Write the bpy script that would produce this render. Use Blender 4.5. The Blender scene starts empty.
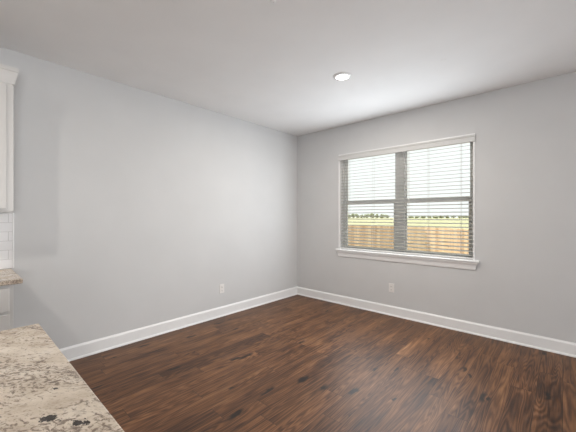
import bpy, bmesh, math, random
from mathutils import Vector, Matrix

# ------------------------------------------------------------------ camera, sky, lights, exposure
scene = bpy.context.scene
COL = scene.collection
R = math.radians

XL, YB, ZC = -3.42, 4.01, 2.74          # dining wall (left), window wall (back), ceiling height
XR, YF = 4.60, -5.20                    # the rest of the open-plan room behind the photographer

cam_d = bpy.data.cameras.new('camera')
cam = bpy.data.objects.new('camera', cam_d)
COL.objects.link(cam)
cam.location = (0.0, 0.0, 1.348)
cam.rotation_euler = (R(90), 0, R(42.2))
cam_d.sensor_width = 36.0
cam_d.lens = 303.0 / 576 * 36.0
cam_d.shift_y = 0.5 / 576
cam_d.clip_start = 0.02
cam_d.clip_end = 1000
scene.camera = cam

world = bpy.data.worlds.new('sky')
scene.world = world
world.use_nodes = True
wn = world.node_tree
bg = wn.nodes['Background']
# bright hazy sky : palest at the horizon, brighter towards the zenith
tcw = wn.nodes.new('ShaderNodeTexCoord')
sxw = wn.nodes.new('ShaderNodeSeparateXYZ'); wn.links.new(tcw.outputs['Generated'], sxw.inputs[0])
rmp = wn.nodes.new('ShaderNodeValToRGB'); wn.links.new(sxw.outputs[2], rmp.inputs[0])
rmp.color_ramp.elements[0].position = 0.26; rmp.color_ramp.elements[0].color = (0.265, 0.27, 0.27, 1)
rmp.color_ramp.elements[1].position = 0.75; rmp.color_ramp.elements[1].color = (0.95, 0.98, 1.0, 1)
wn.links.new(rmp.outputs[0], bg.inputs['Color'])

E = dict(win=35, side_fill=178, rear_fill=2, can=33, kcan=19, sky=4.2, sun=7.0)

def light(name, kind, loc, target=None, **kw):
    d = bpy.data.lights.new(name, kind)
    for k, v in kw.items():
        setattr(d, k, v)
    o = bpy.data.objects.new(name, d)
    COL.objects.link(o)
    o.location = loc
    if target is not None:
        o.rotation_euler = (Vector(target) - Vector(loc)).to_track_quat('-Z', 'Y').to_euler()
    return o

bg.inputs['Strength'].default_value = E['sky']
# afternoon sun from the far left, beyond the fence
sun_dir = Vector((-0.98, 0.20, 0.754)).normalized()
light('sun', 'SUN', (-10, 8, 14), tuple(Vector((-10, 8, 14)) - sun_dir), energy=E['sun'], angle=R(0.6), color=(1.0, 0.93, 0.82))
# daylight of the dining window
light('window_daylight', 'AREA', (-1.659, 3.992, 1.53), (-1.659, 0, 1.53), shape='RECTANGLE', size=1.76, size_y=1.30,
      energy=E['win'], color=(0.87, 0.94, 1.0))
# unseen fill lights added behind the camera, tilted up to brighten the room
light('side_fill_light', 'AREA', (XR - 0.55, -0.7, 1.15), (XR - 1.55, -0.7, 2.15), shape='RECTANGLE', size=2.4, size_y=2.1,
      energy=E['side_fill'], color=(0.98, 0.99, 1.0))
light('rear_fill_light', 'AREA', (1.2, YF + 0.45, 1.5), (1.2, YF + 1.45, 2.3), shape='RECTANGLE', size=2.6, size_y=1.5,
      energy=E['rear_fill'], color=(1.0, 0.97, 0.94))

vs = scene.view_settings
vs.view_transform = 'Standard'
vs.look = 'None'
vs.exposure = 0.06
vs.gamma = 1.0
vs.use_curve_mapping = False

# ------------------------------------------------------------------ helpers
def tag(o, label=None, cat=None, group=None, kind=None):
    if label: o['label'] = label
    if cat: o['category'] = cat
    if group: o['group'] = group
    if kind: o['kind'] = kind
    return o

def empty(name, loc, rotz=0.0):
    o = bpy.data.objects.new(name, None)
    COL.objects.link(o)
    o.location = loc
    o.rotation_euler = (0, 0, rotz)
    o.empty_display_size = 0.1
    return o

def box(bm, x0, y0, z0, x1, y1, z1):
    vs_ = [bm.verts.new((x, y, z)) for x in (x0, x1) for y in (y0, y1) for z in (z0, z1)]
    for f in ((0, 1, 3, 2), (4, 6, 7, 5), (0, 4, 5, 1), (2, 3, 7, 6), (0, 2, 6, 4), (1, 5, 7, 3)):
        bm.faces.new([vs_[i] for i in f])

def prism(bm, prof, axis, a0, a1, m0=0.0, m1=0.0):
    """extrude a 2D profile [(u, z)] along axis 'x' or 'y'; m0/m1 = mitre (shift of the end per unit of u)."""
    rings = []
    for a, m in ((a0, m0), (a1, m1)):
        ring = []
        for u, z in prof:
            p = a + m * u
            ring.append(bm.verts.new((p, u, z) if axis == 'x' else (u, p, z)))
        rings.append(ring)
    n = len(prof)
    for i in range(n):
        j = (i + 1) % n
        bm.faces.new((rings[0][i], rings[0][j], rings[1][j], rings[1][i]))
    bm.faces.new(rings[0][::-1])
    bm.faces.new(rings[1])

def cyl(bm, c, r, h, axis='z', seg=32, r2=None):
    r2 = r if r2 is None else r2
    def P(a, rr, t):
        u, v = rr * math.cos(a), rr * math.sin(a)
        if axis == 'z': return (c[0] + u, c[1] + v, c[2] + t)
        if axis == 'x': return (c[0] + t, c[1] + u, c[2] + v)
        return (c[0] + u, c[1] + t, c[2] + v)
    a_ = [bm.verts.new(P(2 * math.pi * i / seg, r, 0)) for i in range(seg)]
    b_ = [bm.verts.new(P(2 * math.pi * i / seg, r2, h)) for i in range(seg)]
    for i in range(seg):
        j = (i + 1) % seg
        bm.faces.new((a_[i], a_[j], b_[j], b_[i]))
    bm.faces.new(a_[::-1]); bm.faces.new(b_)

def lathe(bm, c, prof, seg=40, closed=True):
    rings = []
    for r, z in prof:
        rings.append([bm.verts.new((c[0] + r * math.cos(2 * math.pi * i / seg), c[1] + r * math.sin(2 * math.pi * i / seg), c[2] + z)) for i in range(seg)])
    m = len(rings)
    for k in range(m if closed else m - 1):
        A, B = rings[k], rings[(k + 1) % m]
        for i in range(seg):
            j = (i + 1) % seg
            bm.faces.new((A[i], A[j], B[j], B[i]))

def link(name, bm, mat, parent=None, bevel=0.0, smooth=False, origin=None):
    bmesh.ops.recalc_face_normals(bm, faces=bm.faces[:])
    if origin is not None:
        bmesh.ops.translate(bm, verts=bm.verts[:], vec=-Vector(origin))
    me = bpy.data.meshes.new(name)
    bm.to_mesh(me); bm.free()
    if smooth:
        for p in me.polygons: p.use_smooth = True
    o = bpy.data.objects.new(name, me)
    COL.objects.link(o)
    if origin is not None: o.location = origin
    if mat: me.materials.append(mat)
    if parent is not None: o.parent = parent
    if bevel:
        b = o.modifiers.new('bevel', 'BEVEL')
        b.width = bevel; b.segments = 2; b.limit_method = 'ANGLE'; b.angle_limit = R(40)
    return o

def structure(name, bm, mat, parent=None, **kw):
    o = link(name, bm, mat, parent, **kw)
    o['kind'] = 'structure'
    return o

# ------------------------------------------------------------------ materials
def srgb(r, g, b):
    f = lambda c: (c / 255 / 12.92) if c / 255 <= 0.04045 else ((c / 255 + 0.055) / 1.055) ** 2.4
    return (f(r), f(g), f(b), 1)

class NT:
    def __init__(self, name):
        self.m = bpy.data.materials.new(name)
        self.m.use_nodes = True
        self.t = self.m.node_tree
        self.bsdf = self.t.nodes['Principled BSDF']
    def n(self, typ, **kw):
        nd = self.t.nodes.new(typ)
        for k, v in kw.items():
            if k.startswith('_'):
                setattr(nd, k[1:], v)
            else:
                nd.inputs[k.replace('__', ' ')].default_value = v
        return nd
    def l(self, a, b):
        self.t.links.new(a, b)
    def math(self, op, a, b=None, c=None):
        nd = self.t.nodes.new('ShaderNodeMath'); nd.operation = op
        for i, x in enumerate((a, b, c)):
            if x is None: continue
            if isinstance(x, (int, float)): nd.inputs[i].default_value = x
            else: self.l(x, nd.inputs[i])
        return nd.outputs[0]
    def ramp(self, fac, stops, interp='LINEAR'):
        nd = self.t.nodes.new('ShaderNodeValToRGB')
        cr = nd.color_ramp; cr.interpolation = interp
        while len(cr.elements) < len(stops): cr.elements.new(0.5)
        for e, (p, c) in zip(cr.elements, stops):
            e.position = p; e.color = c if len(c) == 4 else (*c, 1)
        self.l(fac, nd.inputs[0])
        return nd.outputs[0]
    def mix(self, fac, a, b, mode='MIX'):
        nd = self.t.nodes.new('ShaderNodeMix'); nd.data_type = 'RGBA'; nd.blend_type = mode
        for s, x in ((nd.inputs[0], fac), (nd.inputs[6], a), (nd.inputs[7], b)):
            if isinstance(x, (int, float)): s.default_value = x
            elif isinstance(x, tuple): s.default_value = x
            else: self.l(x, s)
        return nd.outputs[2]
    def coords(self, scale=(1, 1, 1), loc=(0, 0, 0), src='Object', rot=(0, 0, 0)):
        tc = self.n('ShaderNodeTexCoord')
        mp = self.n('ShaderNodeMapping')
        mp.inputs['Scale'].default_value = scale
        mp.inputs['Location'].default_value = loc
        mp.inputs['Rotation'].default_value = rot
        self.l(tc.outputs[src], mp.inputs['Vector'])
        return mp.outputs[0]
    def bump(self, h, strength=0.2, dist=0.002):
        b = self.n('ShaderNodeBump'); b.inputs['Strength'].default_value = strength; b.inputs['Distance'].default_value = dist
        self.l(h, b.inputs['Height']); self.l(b.outputs[0], self.bsdf.inputs['Normal'])

def paint(name, col, rough=0.6, tex_scale=0.0, tex_str=0.1, var=0.015, spec=0.3):
    a = NT(name)
    a.bsdf.inputs['Roughness'].default_value = rough
    a.bsdf.inputs['Specular IOR Level'].default_value = spec
    v = a.coords()
    nz = a.n('ShaderNodeTexNoise', Scale=3.0, Detail=3.0)
    a.l(v, nz.inputs['Vector'])
    lo = tuple(max(0, c * (1 - var)) for c in col[:3]) + (1,)
    hi = tuple(min(1, c * (1 + var)) for c in col[:3]) + (1,)
    a.l(a.ramp(nz.outputs[0], [(0.3, lo), (0.7, hi)]), a.bsdf.inputs['Base Color'])
    if tex_scale:
        n2 = a.n('ShaderNodeTexNoise', Scale=tex_scale, Detail=4.0, Roughness=0.6)
        a.l(v, n2.inputs['Vector'])
        a.bump(n2.outputs[0], tex_str, 0.003)
    return a.m

M = {}
M['wall'] = paint('wall_paint', (0.582, 0.583, 0.585), 0.65, 160, 0.05)
M['ceiling'] = paint('ceiling_paint', (0.84, 0.835, 0.83), 0.8, 60, 0.25)
M['trim'] = paint('trim_paint', (0.80, 0.80, 0.80), 0.35, spec=0.5)
M['cab'] = paint('cabinet_paint', (0.62, 0.61, 0.595), 0.4, spec=0.5)
M['vinyl'] = paint('window_vinyl', (0.86, 0.865, 0.865), 0.4)
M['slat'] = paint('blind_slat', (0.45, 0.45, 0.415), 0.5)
M['rail'] = paint('blind_rail', (0.80, 0.80, 0.79), 0.5)
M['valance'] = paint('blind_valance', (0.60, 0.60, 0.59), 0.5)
M['plastic'] = paint('white_plastic', (0.74, 0.72, 0.70), 0.35, spec=0.5)
M['slot'] = paint('dark_slot', (0.03, 0.03, 0.03), 0.6)
M['cord'] = paint('blind_cord', (0.72, 0.70, 0.66), 0.8)
M['bronze'] = paint('dark_bronze', (0.09, 0.065, 0.05), 0.35)
M['grout_edge'] = paint('tile_edge_white', (0.82, 0.82, 0.82), 0.2, spec=0.5)

def floor_material():
    a = NT('walnut_planks')
    tc = a.n('ShaderNodeTexCoord')
    sx = a.n('ShaderNodeSeparateXYZ'); a.l(tc.outputs['Object'], sx.inputs[0])
    X, Y = sx.outputs[0], sx.outputs[1]
    W, L = 0.152, 1.22
    u = a.math('DIVIDE', X, W)
    row = a.math('FLOOR', u)
    wr = a.n('ShaderNodeTexWhiteNoise', _noise_dimensions='1D'); a.l(row, wr.inputs['W'])
    v = a.math('ADD', a.math('DIVIDE', Y, L), a.math('MULTIPLY', wr.outputs['Value'], 7.31))
    cel = a.math('FLOOR', v)
    cv = a.n('ShaderNodeCombineXYZ'); a.l(row, cv.inputs[0]); a.l(cel, cv.inputs[1])
    pr = a.n('ShaderNodeTexWhiteNoise', _noise_dimensions='3D'); a.l(cv.outputs[0], pr.inputs['Vector'])
    sc_ = a.n('ShaderNodeSeparateColor'); a.l(pr.outputs['Color'], sc_.inputs[0])
    p1, p2, p3 = sc_.outputs[0], sc_.outputs[1], sc_.outputs[2]
    # per-plank shifted coordinates, stretched along the plank
    gx = a.math('ADD', X, a.math('MULTIPLY', p1, 13.0))
    gy = a.math('ADD', Y, a.math('MULTIPLY', p2, 17.0))
    g = a.n('ShaderNodeCombineXYZ'); a.l(gx, g.inputs[0]); a.l(gy, g.inputs[1]); a.l(a.math('MULTIPLY', p3, 5.0), g.inputs[2])
    def noise(sx_, sy_, detail, rough, dist=0.0):
        mp = a.n('ShaderNodeMapping'); mp.inputs['Scale'].default_value = (sx_, sy_, 1)
        a.l(g.outputs[0], mp.inputs['Vector'])
        nz = a.n('ShaderNodeTexNoise', Scale=1.0, Detail=detail, Roughness=rough, Distortion=dist)
        a.l(mp.outputs[0], nz.inputs['Vector'])
        return nz.outputs[0]
    # cathedral grain : contour lines of a smooth stretched field
    field = noise(8.0, 0.55, 2.0, 0.5, 0.25)
    rings = a.math('MULTIPLY', field, 150.0)
    ringv = a.math('MULTIPLY_ADD', a.math('SINE', rings), 0.5, 0.5)
    streak = noise(48.0, 1.7, 6.0, 0.72)
    broad = noise(11.0, 1.1, 3.0, 0.55, 0.4)
    blot = noise(5.0, 2.6, 3.0, 0.6)
    s = a.math('ADD', a.math('MULTIPLY', ringv, 0.24), a.math('MULTIPLY', streak, 1.15))
    s = a.math('ADD', s, a.math('MULTIPLY', broad, 0.75))
    s = a.math('ADD', s, a.math('MULTIPLY', blot, 0.45))
    s = a.math('ADD', s, a.math('MULTIPLY_ADD', p1, 0.16, -0.08))
    base = a.ramp(a.math('MULTIPLY_ADD', s, 1.0, -0.84),
                  [(0.0, (0.012, 0.005, 0.0025)), (0.25, (0.052, 0.021, 0.009)), (0.5, (0.122, 0.053, 0.022)),
                   (0.75, (0.212, 0.100, 0.044)), (1.0, (0.34, 0.18, 0.088))])
    # knots
    mp = a.n('ShaderNodeMapping'); mp.inputs['Scale'].default_value = (4.0, 1.35, 1)
    a.l(g.outputs[0], mp.inputs['Vector'])
    nw = a.n('ShaderNodeTexNoise', Scale=9.0, Detail=3.0); a.l(g.outputs[0], nw.inputs['Vector'])
    vm = a.n('ShaderNodeVectorMath', _operation='MULTIPLY_ADD')
    a.l(nw.outputs['Color'], vm.inputs[0]); vm.inputs[1].default_value = (0.34, 0.18, 0); a.l(mp.outputs[0], vm.inputs[2])
    vo = a.n('ShaderNodeTexVoronoi', Scale=1.0, Randomness=1.0, _voronoi_dimensions='2D'); a.l(vm.outputs[0], vo.inputs['Vector'])
    vc = a.n('ShaderNodeSeparateColor'); a.l(vo.outputs['Color'], vc.inputs[0])
    size = a.math('MULTIPLY_ADD', vc.outputs[0], 0.10, 0.05)
    kn = a.math('SUBTRACT', 1.0, a.math('DIVIDE', vo.outputs['Distance'], size))
    kn = a.math('MULTIPLY', a.math('MAXIMUM', kn, 0.0), 1.6)
    kn = a.math('MINIMUM', kn, 0.92)
    kn = a.math('MULTIPLY', kn, a.math('GREATER_THAN', vc.outputs[1], 0.45))
    base = a.mix(kn, base, (0.006, 0.004, 0.003, 1))
    # plank tone and seams
    tone = a.math('MULTIPLY_ADD', p3, 0.24, 0.90)
    hsv = a.n('ShaderNodeHueSaturation'); a.l(base, hsv.inputs['Color']); a.l(tone, hsv.inputs['Value'])
    fu = a.math('FRACT', u); fv = a.math('FRACT', v)
    eu = a.math('MINIMUM', fu, a.math('SUBTRACT', 1.0, fu))
    ev = a.math('MINIMUM', fv, a.math('SUBTRACT', 1.0, fv))
    seam = a.math('MAXIMUM', a.math('LESS_THAN', eu, 0.010), a.math('LESS_THAN', ev, 0.0014))
    col = a.mix(a.math('MULTIPLY', seam, 0.65), hsv.outputs[0], (0.008, 0.005, 0.004, 1))
    a.l(col, a.bsdf.inputs['Base Color'])
    rr = a.math('MULTIPLY_ADD', streak, 0.18, 0.34)
    a.l(rr, a.bsdf.inputs['Roughness'])
    a.bsdf.inputs['Specular IOR Level'].default_value = 0.32
    h = a.math('SUBTRACT', a.math('MULTIPLY', streak, 0.6), a.math('MULTIPLY', seam, 0.8))
    a.bump(h, 0.25, 0.001)
    return a.m
M['floor'] = floor_material()

def granite_material():
    a = NT('granite')
    a.bsdf.inputs['Roughness'].default_value = 0.25
    v0 = a.coords(rot=(0, 0, R(-38)))
    wob = a.n('ShaderNodeTexNoise', Scale=7.0, Detail=3.0); a.l(v0, wob.inputs['Vector'])
    vm = a.n('ShaderNodeVectorMath', _operation='MULTIPLY_ADD')
    a.l(wob.outputs['Color'], vm.inputs[0]); vm.inputs[1].default_value = (0.08, 0.08, 0.08); a.l(v0, vm.inputs[2])
    mp = a.n('ShaderNodeMapping'); mp.inputs['Scale'].default_value = (1.0, 1.7, 1.3)
    a.l(vm.outputs[0], mp.inputs['Vector'])
    def nz(scale, detail, rough, dist=0.0, src=mp.outputs[0]):
        n_ = a.n('ShaderNodeTexNoise', Scale=scale, Detail=detail, Roughness=rough, Distortion=dist)
        a.l(src, n_.inputs['Vector']); return n_.outputs[0]
    base = a.ramp(nz(9.0, 8.0, 0.65, 0.3), [(0.30, srgb(182, 166, 148)), (0.46, srgb(206, 192, 174)), (0.62, srgb(221, 209, 193)), (0.78, srgb(230, 222, 211))])
    # short brown-grey dashes, gathered in drifts
    drift = nz(5.0, 3.0, 0.5, 0.5)
    dash = a.math('ADD', nz(72.0, 4.0, 0.62, 0.4), a.math('MULTIPLY_ADD', drift, 0.42, -0.21))
    col = a.mix(a.ramp(dash, [(0.53, (0, 0, 0)), (0.60, (0.75, 0.75, 0.75)), (0.74, (0.95, 0.95, 0.95))]), base, srgb(118, 103, 92))
    fine = nz(110.0, 3.0, 0.6)
    col = a.mix(a.ramp(fine, [(0.57, (0, 0, 0)), (0.70, (0.55, 0.55, 0.55))]), col, srgb(128, 112, 98))
    vein = a.math('ABSOLUTE', a.math('SUBTRACT', nz(3.2, 7.0, 0.66, 0.5), 0.5))
    vmask = a.math('MULTIPLY', a.ramp(vein, [(0.0, (0.8, 0.8, 0.8)), (0.016, (0, 0, 0))]), a.ramp(nz(7.0, 3.0, 0.6), [(0.45, (0, 0, 0)), (0.6, (1, 1, 1))]))
    col = a.mix(vmask, col, srgb(104, 92, 84))
    # a few ragged black mineral clusters
    rag = a.math('MULTIPLY_ADD', nz(95.0, 3.0, 0.65, 0.0, v0), 4.4, -2.2)
    for (cx, cy, rx, ry) in ((0.880, 0.671, 0.019, 0.011), (0.958, 0.664, 0.021, 0.009), (0.80, 0.78, 0.008, 0.005), (1.02, 0.60, 0.012, 0.007), (0.55, 0.70, 0.015, 0.007)):
        sub = a.n('ShaderNodeVectorMath', _operation='SUBTRACT'); a.l(v0, sub.inputs[0]); sub.inputs[1].default_value = (cx, cy, 0)
        mul = a.n('ShaderNodeVectorMath', _operation='MULTIPLY'); a.l(sub.outputs[0], mul.inputs[0]); mul.inputs[1].default_value = (1 / rx, 1 / ry, 0)
        ln = a.n('ShaderNodeVectorMath', _operation='LENGTH'); a.l(mul.outputs[0], ln.inputs[0])
        blk = a.math('LESS_THAN', a.math('ADD', ln.outputs['Value'], rag), 0.85)
        near = a.math('LESS_THAN', ln.outputs['Value'], 2.0)
        col = a.mix(a.math('MULTIPLY', a.math('MULTIPLY', blk, near), 0.94), col, srgb(34, 28, 26))
    a.l(col, a.bsdf.inputs['Base Color'])
    return a.m
M['granite'] = granite_material()

def tile_material():
    a = NT('subway_tile')
    v = a.coords(rot=(0, R(90), R(90)))
    tc = a.n('ShaderNodeTexCoord'); sp = a.n('ShaderNodeSeparateXYZ'); a.l(tc.outputs['Object'], sp.inputs[0])
    cb = a.n('ShaderNodeCombineXYZ'); a.l(sp.outputs[1], cb.inputs[0]); a.l(sp.outputs[2], cb.inputs[1])
    br = a.n('ShaderNodeTexBrick', Scale=1.0, Mortar__Size=0.0022, Brick__Width=0.152, Row__Height=0.0762)
    br.inputs['Color1'].default_value = (0.80, 0.80, 0.81, 1); br.inputs['Color2'].default_value = (0.77, 0.77, 0.78, 1)
    br.inputs['Mortar'].default_value = (0.60, 0.60, 0.60, 1)
    a.l(cb.outputs[0], br.inputs['Vector'])
    a.l(br.outputs['Color'], a.bsdf.inputs['Base Color'])
    a.bsdf.inputs['Roughness'].default_value = 0.15
    inv = a.math('SUBTRACT', 1.0, br.outputs['Fac'])
    a.bump(inv, 0.4, 0.002)
    return a.m
M['tile'] = tile_material()

def glass_material():
    a = NT('window_glass')
    t = a.t
    tr = t.nodes.new('ShaderNodeBsdfTransparent'); tr.inputs[0].default_value = (0.96, 0.98, 0.97, 1)
    gl = t.nodes.new('ShaderNodeBsdfGlossy'); gl.inputs['Roughness'].default_value = 0.02
    fr = t.nodes.new('ShaderNodeFresnel'); fr.inputs[0].default_value = 1.45
    mx = t.nodes.new('ShaderNodeMixShader')
    a.l(fr.outputs[0], mx.inputs[0]); a.l(tr.outputs[0], mx.inputs[1]); a.l(gl.outputs[0], mx.inputs[2])
    a.l(mx.outputs[0], t.nodes['Material Output'].inputs['Surface'])
    return a.m
M['glass'] = glass_material()

def lamp_material(strength):
    a = NT('lamp_lens')
    a.bsdf.inputs['Base Color'].default_value = (0.9, 0.9, 0.88, 1)
    a.bsdf.inputs['Emission Color'].default_value = (1.0, 0.96, 0.90, 1)
    a.bsdf.inputs['Emission Strength'].default_value = strength
    return a.m
M['lens'] = lamp_material(6.0)

def fence_material():
    a = NT('cedar_boards')
    v = a.coords()
    sp = a.n('ShaderNodeSeparateXYZ'); a.l(v, sp.inputs[0])
    brd = a.math('FLOOR', a.math('DIVIDE', sp.outputs[0], 0.14))
    wn_ = a.n('ShaderNodeTexWhiteNoise', _noise_dimensions='1D'); a.l(brd, wn_.inputs['W'])
    mp = a.n('ShaderNodeMapping'); mp.inputs['Scale'].default_value = (18, 18, 1.4)
    a.l(v, mp.inputs['Vector'])
    nz = a.n('ShaderNodeTexNoise', Scale=1.0, Detail=4.0); a.l(mp.outputs[0], nz.inputs['Vector'])
    s = a.math('ADD', a.math('MULTIPLY', wn_.outputs['Value'], 0.45), a.math('MULTIPLY', nz.outputs[0], 0.6))
    base = a.ramp(s, [(0.2, (0.34, 0.20, 0.11)), (0.55, (0.52, 0.35, 0.21)), (0.9, (0.64, 0.46, 0.30))])
    vo = a.n('ShaderNodeTexVoronoi', Scale=4.0); a.l(v, vo.inputs['Vector'])
    vc = a.n('ShaderNodeSeparateColor'); a.l(vo.outputs['Color'], vc.inputs[0])
    k = a.math('MULTIPLY', a.math('LESS_THAN', vo.outputs['Distance'], 0.10), a.math('GREATER_THAN', vc.outputs[0], 0.6))
    a.l(a.mix(a.math('MULTIPLY', k, 0.6), base, (0.12, 0.05, 0.02, 1)), a.bsdf.inputs['Base Color'])
    a.bsdf.inputs['Roughness'].default_value = 0.8
    return a.m
M['cedar'] = fence_material()

def field_material():
    a = NT('dry_field_grass')
    v = a.coords()
    nz = a.n('ShaderNodeTexNoise', Scale=0.12, Detail=8.0, Roughness=0.65); a.l(v, nz.inputs['Vector'])
    n2 = a.n('ShaderNodeTexNoise', Scale=6.0, Detail=4.0); a.l(v, n2.inputs['Vector'])
    s = a.math('ADD', a.math('MULTIPLY', nz.outputs[0], 0.7), a.math('MULTIPLY', n2.outputs[0], 0.3))
    a.l(a.ramp(s, [(0.3, (0.10, 0.11, 0.045)), (0.5, (0.20, 0.19, 0.09)), (0.7, (0.31, 0.275, 0.155))]), a.bsdf.inputs['Base Color'])
    a.bsdf.inputs['Roughness'].default_value = 0.95
    return a.m
M['field'] = field_material()

def leaf_material():
    a = NT('tree_foliage')
    v = a.coords()
    nz = a.n('ShaderNodeTexNoise', Scale=1.6, Detail=5.0); a.l(v, nz.inputs['Vector'])
    a.l(a.ramp(nz.outputs[0], [(0.3, (0.12, 0.14, 0.06)), (0.7, (0.24, 0.25, 0.13))]), a.bsdf.inputs['Base Color'])
    a.bsdf.inputs['Roughness'].default_value = 0.9
    return a.m
M['leaf'] = leaf_material()
M['bark'] = paint('tree_bark', (0.11, 0.08, 0.055), 0.9, 20, 0.4, 0.2)
M['siding'] = paint('outer_wall', (0.45, 0.40, 0.36), 0.8)
M['roof'] = paint('roof_shingle', (0.12, 0.11, 0.10), 0.9)

# ------------------------------------------------------------------ room shell
TH = 0.17
WX0, WX1, WZ0, WZ1 = -2.560, -0.758, 0.845, 2.290       # dining window opening

def wall_with_hole(bm, a0, a1, z0, z1, holes, make):
    """solid pieces of a wall around its openings; make(a, za, b, zb)"""
    xs = a0
    for (h0, h1, hz0, hz1) in sorted(holes):
        make(xs, z0, h0, z1)
        if hz0 > z0: make(h0, z0, h1, hz0)
        if hz1 < z1: make(h0, hz1, h1, z1)
        xs = h1
    make(xs, z0, a1, z1)

bm = bmesh.new(); box(bm, XL - TH, YF - TH, -0.12, XR + TH, YB + TH, 0.0)
structure('floor', bm, M['floor'])
bm = bmesh.new(); box(bm, XL - TH, YF - TH, ZC, XR + TH, YB + TH, ZC + 0.15)
structure('ceiling', bm, M['ceiling'])
bm = bmesh.new(); box(bm, XL - TH, YF - TH, 0, XL, YB + TH, ZC)
structure('wall_left', bm, M['wall'])
bm = bmesh.new()
wall_with_hole(bm, XL, XR, 0, ZC, [(WX0, WX1, WZ0, WZ1)], lambda a, za, b, zb: box(bm, a, YB, za, b, YB + TH, zb))
bmesh.ops.remove_doubles(bm, verts=bm.verts[:], dist=1e-5)
structure('wall_back', bm, M['wall'])
# walls behind the photographer, with openings added for the two fill lights
bm = bmesh.new()
wall_with_hole(bm, YF, YB + TH, 0, ZC, [(-1.9, 0.5, 0.08, 2.2)], lambda a, za, b, zb: box(bm, XR, a, za, XR + TH, b, zb))
structure('wall_right', bm, M['wall'])
bm = bmesh.new()
wall_with_hole(bm, XL, XR, 0, ZC, [(-0.1, 2.5, 0.75, 2.25)], lambda a, za, b, zb: box(bm, a, YF - TH, za, b, YF, zb))
structure('wall_front', bm, M['wall'])
# unseen eaves added over the window wall to help block the sun
bm = bmesh.new(); box(bm, XL - 0.6, YB + TH + 0.002, ZC - 0.02, XR + 0.6, YB + TH + 0.45, ZC + 0.15)
structure('added_eave', bm, M['trim'])
# a simple sash in each added opening behind the photographer
bm = bmesh.new()
for y in (-1.9, -0.73, 0.44): box(bm, XR + 0.08, y, 0.08, XR + 0.12, y + 0.06, 2.2)
for z in (0.08, 2.14): box(bm, XR + 0.085, -1.9, z, XR + 0.115, 0.5, z + 0.06)
structure('added_door', bm, M['vinyl'])
bm = bmesh.new()
for x in (-0.1, 1.17, 2.44): box(bm, x, YF - 0.12, 0.75, x + 0.06, YF - 0.08, 2.25)
for z in (0.75, 2.19): box(bm, -0.1, YF - 0.115, z, 2.5, YF - 0.085, z + 0.06)
structure('added_window', bm, M['vinyl'])

# baseboards with quarter-round shoe : profile (depth from the wall, height)
BB = [(0, 0), (0.024, 0), (0.024, 0.006), (0.020, 0.015), (0.014, 0.019), (0.014, 0.112), (0.011, 0.120), (0.006, 0.126), (0.004, 0.133), (0, 0.133)]
bm = bmesh.new()
prism(bm, [(XL + d, z) for d, z in BB], 'y', 0.30, YB)
structure('baseboard_left', bm, M['trim'])
bm = bmesh.new()
prism(bm, [(YB - d, z) for d, z in BB], 'x', XL, XR)
structure('baseboard_back', bm, M['trim'])

# ------------------------------------------------------------------ dining window (twin single-hung)
FY0, FY1 = YB + 0.095, YB + 0.165
bm = bmesh.new()
fw = 0.042
XM0, XM1 = -1.714, -1.594
for (x0, x1) in ((WX0, WX0 + fw), (XM0, XM1), (WX1 - fw, WX1)):
    box(bm, x0, FY0, WZ0, x1, FY1, WZ1)
for (x0, x1) in ((WX0 + fw, XM0), (XM1, WX1 - fw)):
    box(bm, x0, FY0, WZ0, x1, FY1, WZ0 + 0.018)
    box(bm, x0, FY0, WZ1 - 0.03, x1, FY1, WZ1)
win = structure('window_1', bm, M['vinyl'], bevel=0.003)
for (x0, x1) in ((WX0 + fw, XM0), (XM1, WX1 - fw)):
    for (z0, z1, y) in ((1.553, WZ1 - 0.030, FY0 + 0.040), (WZ0 + 0.018, 1.578, FY0 + 0.012)):
        s = 0.020 if z0 > 1.2 else 0.030
        bm = bmesh.new()
        top_r = 0.022 if z0 > 1.2 else 0.048
        bot_r = 0.035 if z0 > 1.2 else 0.028
        box(bm, x0, y, z0, x0 + s, y + 0.026, z1)
        box(bm, x1 - s, y, z0, x1, y + 0.026, z1)
        box(bm, x0 + s, y, z0, x1 - s, y + 0.026, z0 + bot_r)
        box(bm, x0 + s, y, z1 - top_r, x1 - s, y + 0.026, z1)
        sash = structure('window_sash', bm, M['vinyl'], win)
        bm = bmesh.new()
        box(bm, x0 + s, y + 0.010, z0 + bot_r, x1 - s, y + 0.014, z1 - top_r)
        structure('glass_pane', bm, M['glass'], sash)
# painted jamb liner showing as a thin white edge round the opening
bm = bmesh.new()
jw = 0.013
for (x0, x1) in ((WX0, WX0 + 0.006), (WX1 - 0.006, WX1)):
    box(bm, x0, YB - 0.004, WZ0, x1, FY0, WZ1)
box(bm, WX0 - jw, YB - 0.006, WZ0, WX0, YB, WZ1 + jw)
box(bm, WX1, YB - 0.006, WZ0, WX1 + jw, YB, WZ1 + jw)
box(bm, WX0, YB - 0.006, WZ1, WX1, YB, WZ1 + jw)
structure('window_jamb', bm, M['trim'], win)
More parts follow.
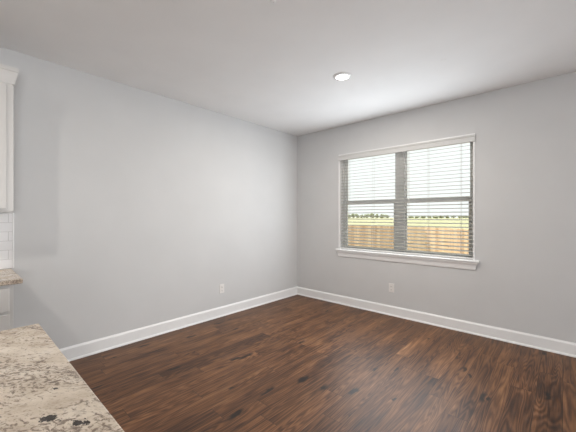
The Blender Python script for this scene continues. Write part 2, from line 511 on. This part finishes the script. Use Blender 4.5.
# stool (sill board) and apron moulding
bm = bmesh.new()
ST = [(YB + 0.095, 0.824), (YB + 0.095, 0.847), (YB - 0.036, 0.847), (YB - 0.042, 0.843), (YB - 0.044, 0.836), (YB - 0.042, 0.828), (YB - 0.036, 0.824)]
prism(bm, [(u, z) for u, z in ST if u > 0] and [(YB + 0.095, 0.824), (YB + 0.095, 0.847), (YB, 0.847), (YB, 0.824)], 'x', WX0, WX1)
prism(bm, [(YB, 0.824), (YB, 0.847), (YB - 0.036, 0.847), (YB - 0.042, 0.843), (YB - 0.044, 0.836), (YB - 0.042, 0.828), (YB - 0.036, 0.824)], 'x', WX0 - 0.045, WX1 + 0.056)
structure('window_sill', bm, M['trim'], win)
AP = [(0, 0.824), (0.034, 0.824), (0.034, 0.812), (0.028, 0.802), (0.020, 0.786), (0.016, 0.766), (0.014, 0.748), (0.011, 0.736), (0.0, 0.728)]
bm = bmesh.new()
prism(bm, [(YB - d, z) for d, z in AP], 'x', WX0 - 0.006 - YB, WX1 + 0.008 + YB, 1.0, -1.0)
structure('window_apron', bm, M['trim'], win)

# ------------------------------------------------------------------ venetian blind
BX0, BX1 = WX0 + 0.012, WX1 - 0.012
BY = YB + 0.048
blind = empty('window_blind', ((BX0 + BX1) / 2, BY, WZ0 + 0.005))
tag(blind, 'white wooden venetian blind with open slats hanging in the dining window', 'blind')
pm = Matrix.Translation(-blind.location)
def bpart(name, bm, mat, parent=blind, **kw):
    bmesh.ops.transform(bm, matrix=pm, verts=bm.verts[:])
    return link(name, bm, mat, parent, **kw)
bm = bmesh.new(); box(bm, BX0, BY - 0.026, WZ1 - 0.045, BX1, BY + 0.026, WZ1 - 0.002)
bpart('head_rail', bm, M['slat'])
bm = bmesh.new()
prism(bm, [(YB - 0.010, 2.206), (YB - 0.016, 2.210), (YB - 0.016, 2.262), (YB - 0.021, 2.270), (YB - 0.021, 2.284), (YB - 0.007, 2.284), (YB - 0.007, 2.206)], 'x', WX0 - 0.016, WX1 + 0.016)
bpart('valance', bm, M['valance'])
bm = bmesh.new()
PITCH = 0.0458
z = 0.897
nsl = 0
while z < 2.235:
    # a slightly crowned slat, a touch tilted
    n = 4
    prof_t, prof_b = [], []
    for i in range(n + 1):
        t = -0.025 + 0.05 * i / n
        crown = 0.0018 * (1 - (t / 0.025) ** 2)
        tilt = 0.19 * t
        prof_t.append((BY + t, z + crown + tilt + 0.0016))
        prof_b.append((BY + t, z + crown + tilt - 0.0016))
    prism(bm, prof_t + prof_b[::-1], 'x', BX0, BX1)
    z += PITCH; nsl += 1
bpart('slat', bm, M['slat'])
bm = bmesh.new(); box(bm, BX0, BY - 0.026, WZ0 + 0.006, BX1, BY + 0.026, WZ0 + 0.024)
bpart('bottom_rail', bm, M['rail'], bevel=0.003)
for cx in (-2.42, -2.02, -1.655, -1.27, -0.90):
    bm = bmesh.new()
    for dy in (-0.0265, 0.0265):
        cyl(bm, (cx, BY + dy, WZ0 + 0.028), 0.0012, WZ1 - WZ0 - 0.07, 'z', 6)
    cyl(bm, (cx + 0.012, BY, WZ0 + 0.028), 0.0012, WZ1 - WZ0 - 0.07, 'z', 6)
    bpart('ladder_cord', bm, M['cord'])
bm = bmesh.new(); cyl(bm, (-1.50, YB + 0.016, 1.30), 0.004, 0.90, 'z', 8)
bpart('tilt_wand', bm, M['cord'])

# ------------------------------------------------------------------ outlets
def outlet(loc, rotz, label):
    o = empty('wall_outlet', loc, rotz)
    tag(o, label, 'outlet')
    bm = bmesh.new(); box(bm, -0.037, -0.006, -0.060, 0.037, 0.0, 0.060)
    link('cover_plate', bm, M['plastic'], o, bevel=0.003)
    for dz in (-0.021, 0.021):
        bm = bmesh.new(); box(bm, -0.0165, -0.009, dz - 0.0145, 0.0165, -0.006, dz + 0.0145)
        r = link('receptacle', bm, M['plastic'], o, bevel=0.004)
        bm = bmesh.new()
        box(bm, -0.008, -0.0094, dz - 0.003, -0.0055, -0.0088, dz + 0.007)
        box(bm, 0.0055, -0.0094, dz - 0.003, 0.008, -0.0088, dz + 0.006)
        cyl(bm, (0, -0.0094, dz - 0.008), 0.0025, 0.0006, 'y', 10)
        link('slot', bm, M['slot'], r)
    bm = bmesh.new(); cyl(bm, (0, -0.0072, 0), 0.003, 0.0012, 'y', 12)
    link('screw', bm, M['plastic'], o)
    return o
outlet((-1.730, YB, 0.376), 0.0, 'white duplex wall outlet below the window')
outlet((XL, 2.436, 0.372), R(90), 'white duplex wall outlet on the long blank wall near the baseboard')

# ------------------------------------------------------------------ ceiling fixtures
def can_light(x, y, label, power):
    o = empty('recessed_light', (x, y, ZC))
    tag(o, label, 'ceiling light')
    bm = bmesh.new()
    lathe(bm, (0, 0, 0), [(0.064, -0.012), (0.072, -0.012), (0.086, -0.006), (0.088, 0.0), (0.064, 0.0)])
    link('trim_ring', bm, M['trim'], o, smooth=True)
    bm = bmesh.new(); cyl(bm, (0, 0, -0.008), 0.0645, 0.006, 'z', 40)
    link('lens', bm, M['lens'], o)
    d = bpy.data.lights.new('recessed_lamp', 'AREA')
    d.shape = 'DISK'; d.size = 0.12; d.energy = power; d.color = (1.0, 0.93, 0.84)
    l = bpy.data.objects.new('recessed_lamp', d); COL.objects.link(l)
    l.parent = o; l.location = (0, 0, -0.014)
    return o
can_light(-1.62, 2.59, 'round white recessed ceiling light, lit, between the camera and the window', E['can'])
can_light(-1.98, -0.88, 'round white recessed ceiling light, lit, above the kitchen aisle behind the view', E['kcan'])
for (x, y, lab) in ((-0.789, 2.923, 'small pale round cap on the ceiling nearest the window'),
                    (-1.390, 1.388, 'small pale round cap on the ceiling at the top edge of the view')):
    bm = bmesh.new()
    lathe(bm, (0, 0, 0), [(0.0005, -0.003), (0.014, -0.003), (0.018, -0.002), (0.019, 0.0), (0.0005, 0.0)], 24)
    o = link('ceiling_cap', bm, M['ceiling'], smooth=True)
    o.location = (x, y, ZC)
    tag(o, lab, 'ceiling cap')

# ------------------------------------------------------------------ kitchen along the left wall
def door_panel(bm, x, y0, y1, z0, z1, rail=0.057, th=0.019):
    """shaker front facing +X on plane x"""
    box(bm, x, y0, z0, x + th, y0 + rail, z1)
    box(bm, x, y1 - rail, z0, x + th, y1, z1)
    box(bm, x, y0 + rail, z0, x + th, y1 - rail, z0 + rail)
    box(bm, x, y0 + rail, z1 - rail, x + th, y1 - rail, z1)
    box(bm, x, y0 + rail, z0 + rail, x + 0.007, y1 - rail, z1 - rail)

G = 0.002
UX, UY0, UY1 = XL + 0.325, -0.60, 0.305
uc = empty('upper_cabinet', (XL + G, (UY0 + UY1) / 2, 1.385))
tag(uc, 'white wall cabinet with crown molding at the left edge, above the tile', 'cabinet')
um = Matrix.Translation(-uc.location)
def part(name, bm, mat, parent, m, **kw):
    bmesh.ops.transform(bm, matrix=m, verts=bm.verts[:])
    return link(name, bm, mat, parent, **kw)
bm = bmesh.new(); box(bm, XL + G, UY0, 1.388, UX, UY1, 2.44)
part('carcass', bm, M['cab'], uc, um, bevel=0.002)
for (a, b) in ((UY0 + 0.03, -0.15), (-0.142, UY1 - 0.042)):
    bm = bmesh.new(); door_panel(bm, UX, a, b, 1.405, 2.335)
    part('door', bm, M['cab'], uc, um, bevel=0.002)
# crown : front run and mitred return
CR = [(0.0, 2.350), (0.006, 2.350), (0.008, 2.372), (0.012, 2.385), (0.018, 2.410), (0.022, 2.440), (0.027, 2.446), (0.027, 2.474), (0.0, 2.474)]
bm = bmesh.new()
rings = []
for d, z in CR:
    rings.append([bm.verts.new((UX + d, UY0, z)), bm.verts.new((UX + d, UY1 + d, z)), bm.verts.new((XL + G, UY1 + d, z))])
n = len(CR)
for i in range(n):
    j = (i + 1) % n
    for k in (0, 1):
        bm.faces.new((rings[i][k], rings[i][k + 1], rings[j][k + 1], rings[j][k]))
bm.faces.new([r[0] for r in rings]); bm.faces.new([r[2] for r in rings][::-1])
part('crown_molding', bm, M['cab'], uc, um)
bm = bmesh.new(); box(bm, XL + 0.02, UY0, 1.380, UX - 0.004, UY1 - 0.004, 1.388)
part('bottom_rail', bm, M['cab'], uc, um)

# backsplash
bs = empty('tile_backsplash', (XL + G, 0.0, 0.916))
tag(bs, 'white subway tile backsplash between the wall cabinet and the granite counter', 'backsplash')
sm = Matrix.Translation(-bs.location)
bm = bmesh.new(); box(bm, XL + G, UY0, 0.916, XL + 0.010, 0.329, 1.378)
part('tile_panel', bm, M['tile'], bs, sm)
bm = bmesh.new(); box(bm, XL + G, 0.329, 0.916, XL + 0.013, 0.340, 1.378)
part('edge_trim', bm, M['grout_edge'], bs, sm, bevel=0.002)

# base cabinet
KX, KY1 = XL + 0.61, 0.276
bc = empty('base_cabinet', (XL + G, (UY0 + KY1) / 2, 0.0))
tag(bc, 'white base cabinet under the granite counter at the left edge', 'cabinet')
km = Matrix.Translation(-bc.location)
bm = bmesh.new()
box(bm, XL + G, UY0, 0.10, KX, KY1, 0.882); box(bm, XL + G, UY0, 0.002, KX - 0.075, KY1, 0.10)
part('carcass', bm, M['cab'], bc, km, bevel=0.002)
for (a, b) in ((UY0 + 0.02, -0.165), (-0.157, KY1 - 0.022)):
    bm = bmesh.new(); box(bm, KX, a, 0.700, KX + 0.019, b, 0.862)
    dr = part('drawer', bm, M['cab'], bc, km, bevel=0.003)
    bm = bmesh.new(); door_panel(bm, KX, a, b, 0.125, 0.680)
    dd = part('door', bm, M['cab'], bc, km, bevel=0.002)
bm = bmesh.new(); box(bm, XL + G, UY0, 0.884, XL + 0.642, 0.323, 0.914)
ct = link('granite_countertop', bm, M['granite'], None, bevel=0.004, origin=(XL + 0.32, 0, 0.884))
tag(ct, 'narrow granite countertop on the base cabinet against the left wall', 'countertop')

# ------------------------------------------------------------------ kitchen island
IX0, IX1, IY0, IY1 = -1.582, -0.615, -2.10, 0.233
isl = empty('kitchen_island', ((IX0 + IX1) / 2, (IY0 + IY1) / 2, 0))
tag(isl, 'white kitchen island base carrying the large granite slab in the foreground', 'kitchen island')
im = Matrix.Translation(-isl.location)
bm = bmesh.new()
box(bm, IX0 + 0.04, IY0 + 0.04, 0.10, IX1 - 0.28, IY1 - 0.03, 0.882); box(bm, IX0 + 0.11, IY0 + 0.04, 0.002, IX1 - 0.30, IY1 - 0.03, 0.10)
part('carcass', bm, M['cab'], isl, im, bevel=0.003)
bm = bmesh.new(); box(bm, IX0 + 0.03, IY0 + 0.04, 0.002, IX1 - 0.28, IY1 - 0.03, 0.10)
part('toe_board', bm, M['trim'], isl, im)
bm = bmesh.new(); box(bm, IX0, IY0, 0.884, IX1, IY1, 0.914)
it = link('granite_countertop', bm, M['granite'], None, bevel=0.004, origin=((IX0 + IX1) / 2, (IY0 + IY1) / 2, 0.884))
tag(it, 'large granite island top in the near left corner, cream with brown veins and black spots', 'countertop')

# ------------------------------------------------------------------ outside : field, fence, trees
GZ = -0.89
bm = bmesh.new()
v_ = [bm.verts.new(p) for p in ((-400, 4.3, GZ), (260, 4.3, GZ), (260, 600, GZ - 0.3), (-400, 600, GZ - 0.3))]
bm.faces.new(v_)
o = structure('ground', bm, M['field'])

def fence(p0, p1, label, seed):
    p0, p1 = Vector(p0), Vector(p1)
    d = p1 - p0; L = d.length; ang = math.atan2(d.y, d.x)
    f = empty('wooden_fence', (p0.x, p0.y, GZ), ang)
    tag(f, label, 'fence')
    rnd = random.Random(seed)
    bm = bmesh.new()
    x = 0.0
    while x < L - 0.01:
        h = 1.838 + rnd.uniform(-0.012, 0.012)
        x1 = min(x + 0.130, L)
        c = 0.02
        z0 = 0.02
        vs1 = [(x, z0), (x1, z0), (x1, h - c), (x1 - c, h), (x + c, h), (x, h - c)]
        lo = [bm.verts.new((a, -0.008, b)) for a, b in vs1]; hi = [bm.verts.new((a, 0.008, b)) for a, b in vs1]
        bm.faces.new(lo); bm.faces.new(hi[::-1])
        for i in range(6):
            j = (i + 1) % 6
            bm.faces.new((lo[i], lo[j], hi[j], hi[i]))
        x += 0.14
    link('board_panel', bm, M['cedar'], f)
    for zr in (0.30, 0.95, 1.60):
        bm = bmesh.new(); box(bm, 0, 0.009, zr, L, 0.047, zr + 0.085)
        link('rail', bm, M['cedar'], f)
    px = 0.1
    while px < L:
        bm = bmesh.new(); box(bm, px, 0.048, 0.0, px + 0.089, 0.137, 1.80)
        link('post', bm, M['cedar'], f)
        px += 2.4
    return f
FC = (-3.95, 12.2)
fence((-15.0, 12.2), FC, 'long pale wooden board fence outside, its face in shade, left of the sunlit orange fence', 3)
fence((FC[0] + 0.02, FC[1] - 0.02), (FC[0] + 0.85 * 7, FC[1] - 0.53 * 7), 'sunlit orange wooden board fence outside, seen at the lower right of the window', 4)

rnd = random.Random(11)
ORD = ['first', 'second', 'third', 'fourth', 'fifth', 'sixth', 'seventh', 'eighth', 'ninth', 'tenth', 'eleventh']
def tree(x, y, h, w, label, group):
    t = empty('tree', (x, y, GZ - 0.3 * (y - 4.3) / 596))
    tag(t, label, 'tree', group)
    bm = bmesh.new(); cyl(bm, (0, 0, -0.05), 0.05 * w, h * 0.45, 'z', 8, 0.03 * w)
    link('trunk', bm, M['bark'], t)
    bm = bmesh.new()
    for k in range(16):
        a = rnd.uniform(0, 6.28); rr = rnd.uniform(0, 0.42) * w
        cz = h * rnd.uniform(0.38, 0.80)
        s = rnd.uniform(0.16, 0.30) * w
        m = Matrix.Translation((rr * math.cos(a), rr * math.sin(a), cz)) @ Matrix.Diagonal((s, s, s * rnd.uniform(0.55, 0.8) , 1))
        r = bmesh.ops.create_icosphere(bm, subdivisions=2, radius=1.0, matrix=m)
        for v in r['verts']:
            c = Vector((rr * math.cos(a), rr * math.sin(a), cz))
            v.co = c + (v.co - c) * rnd.uniform(0.75, 1.2)
    link('foliage', bm, M['leaf'], t)

def at(px, dist):      # a point of the field in the compass direction of a picture column
    k = (px - 288) / 303.0
    a = R(42.2)
    d = Vector((-math.sin(a) + k * math.cos(a), math.cos(a) + k * math.sin(a)))
    return d.x * dist, d.y * dist
for k, (px, dist, h, w) in enumerate(((349, 255, 4.6, 4.2), (353, 270, 5.2, 4.6), (357, 252, 4.9, 4.4), (362, 275, 4.4, 4.4), (367, 262, 5.0, 4.6), (372, 250, 5.4, 4.6),
                         (377, 268, 5.0, 4.6), (382, 254, 4.8, 4.2), (387, 272, 4.3, 4.4))):
    x, y = at(px, dist)
    tree(x, y, h, w, 'olive green tree on the field beyond the fence, %s from the left in its row' % ORD[k], 'trees in the row at the left of the window')
for k in range(11):
    x, y = at(411 + 6.1 * k, 370 + 24 * (k % 2))
    tree(x, y, rnd.uniform(3.2, 3.6) + 0.05 * k, 6.0, 'tiny far tree on the horizon right of the window mullion, %s from the left' % ORD[k], 'trees on the horizon at the right of the window')
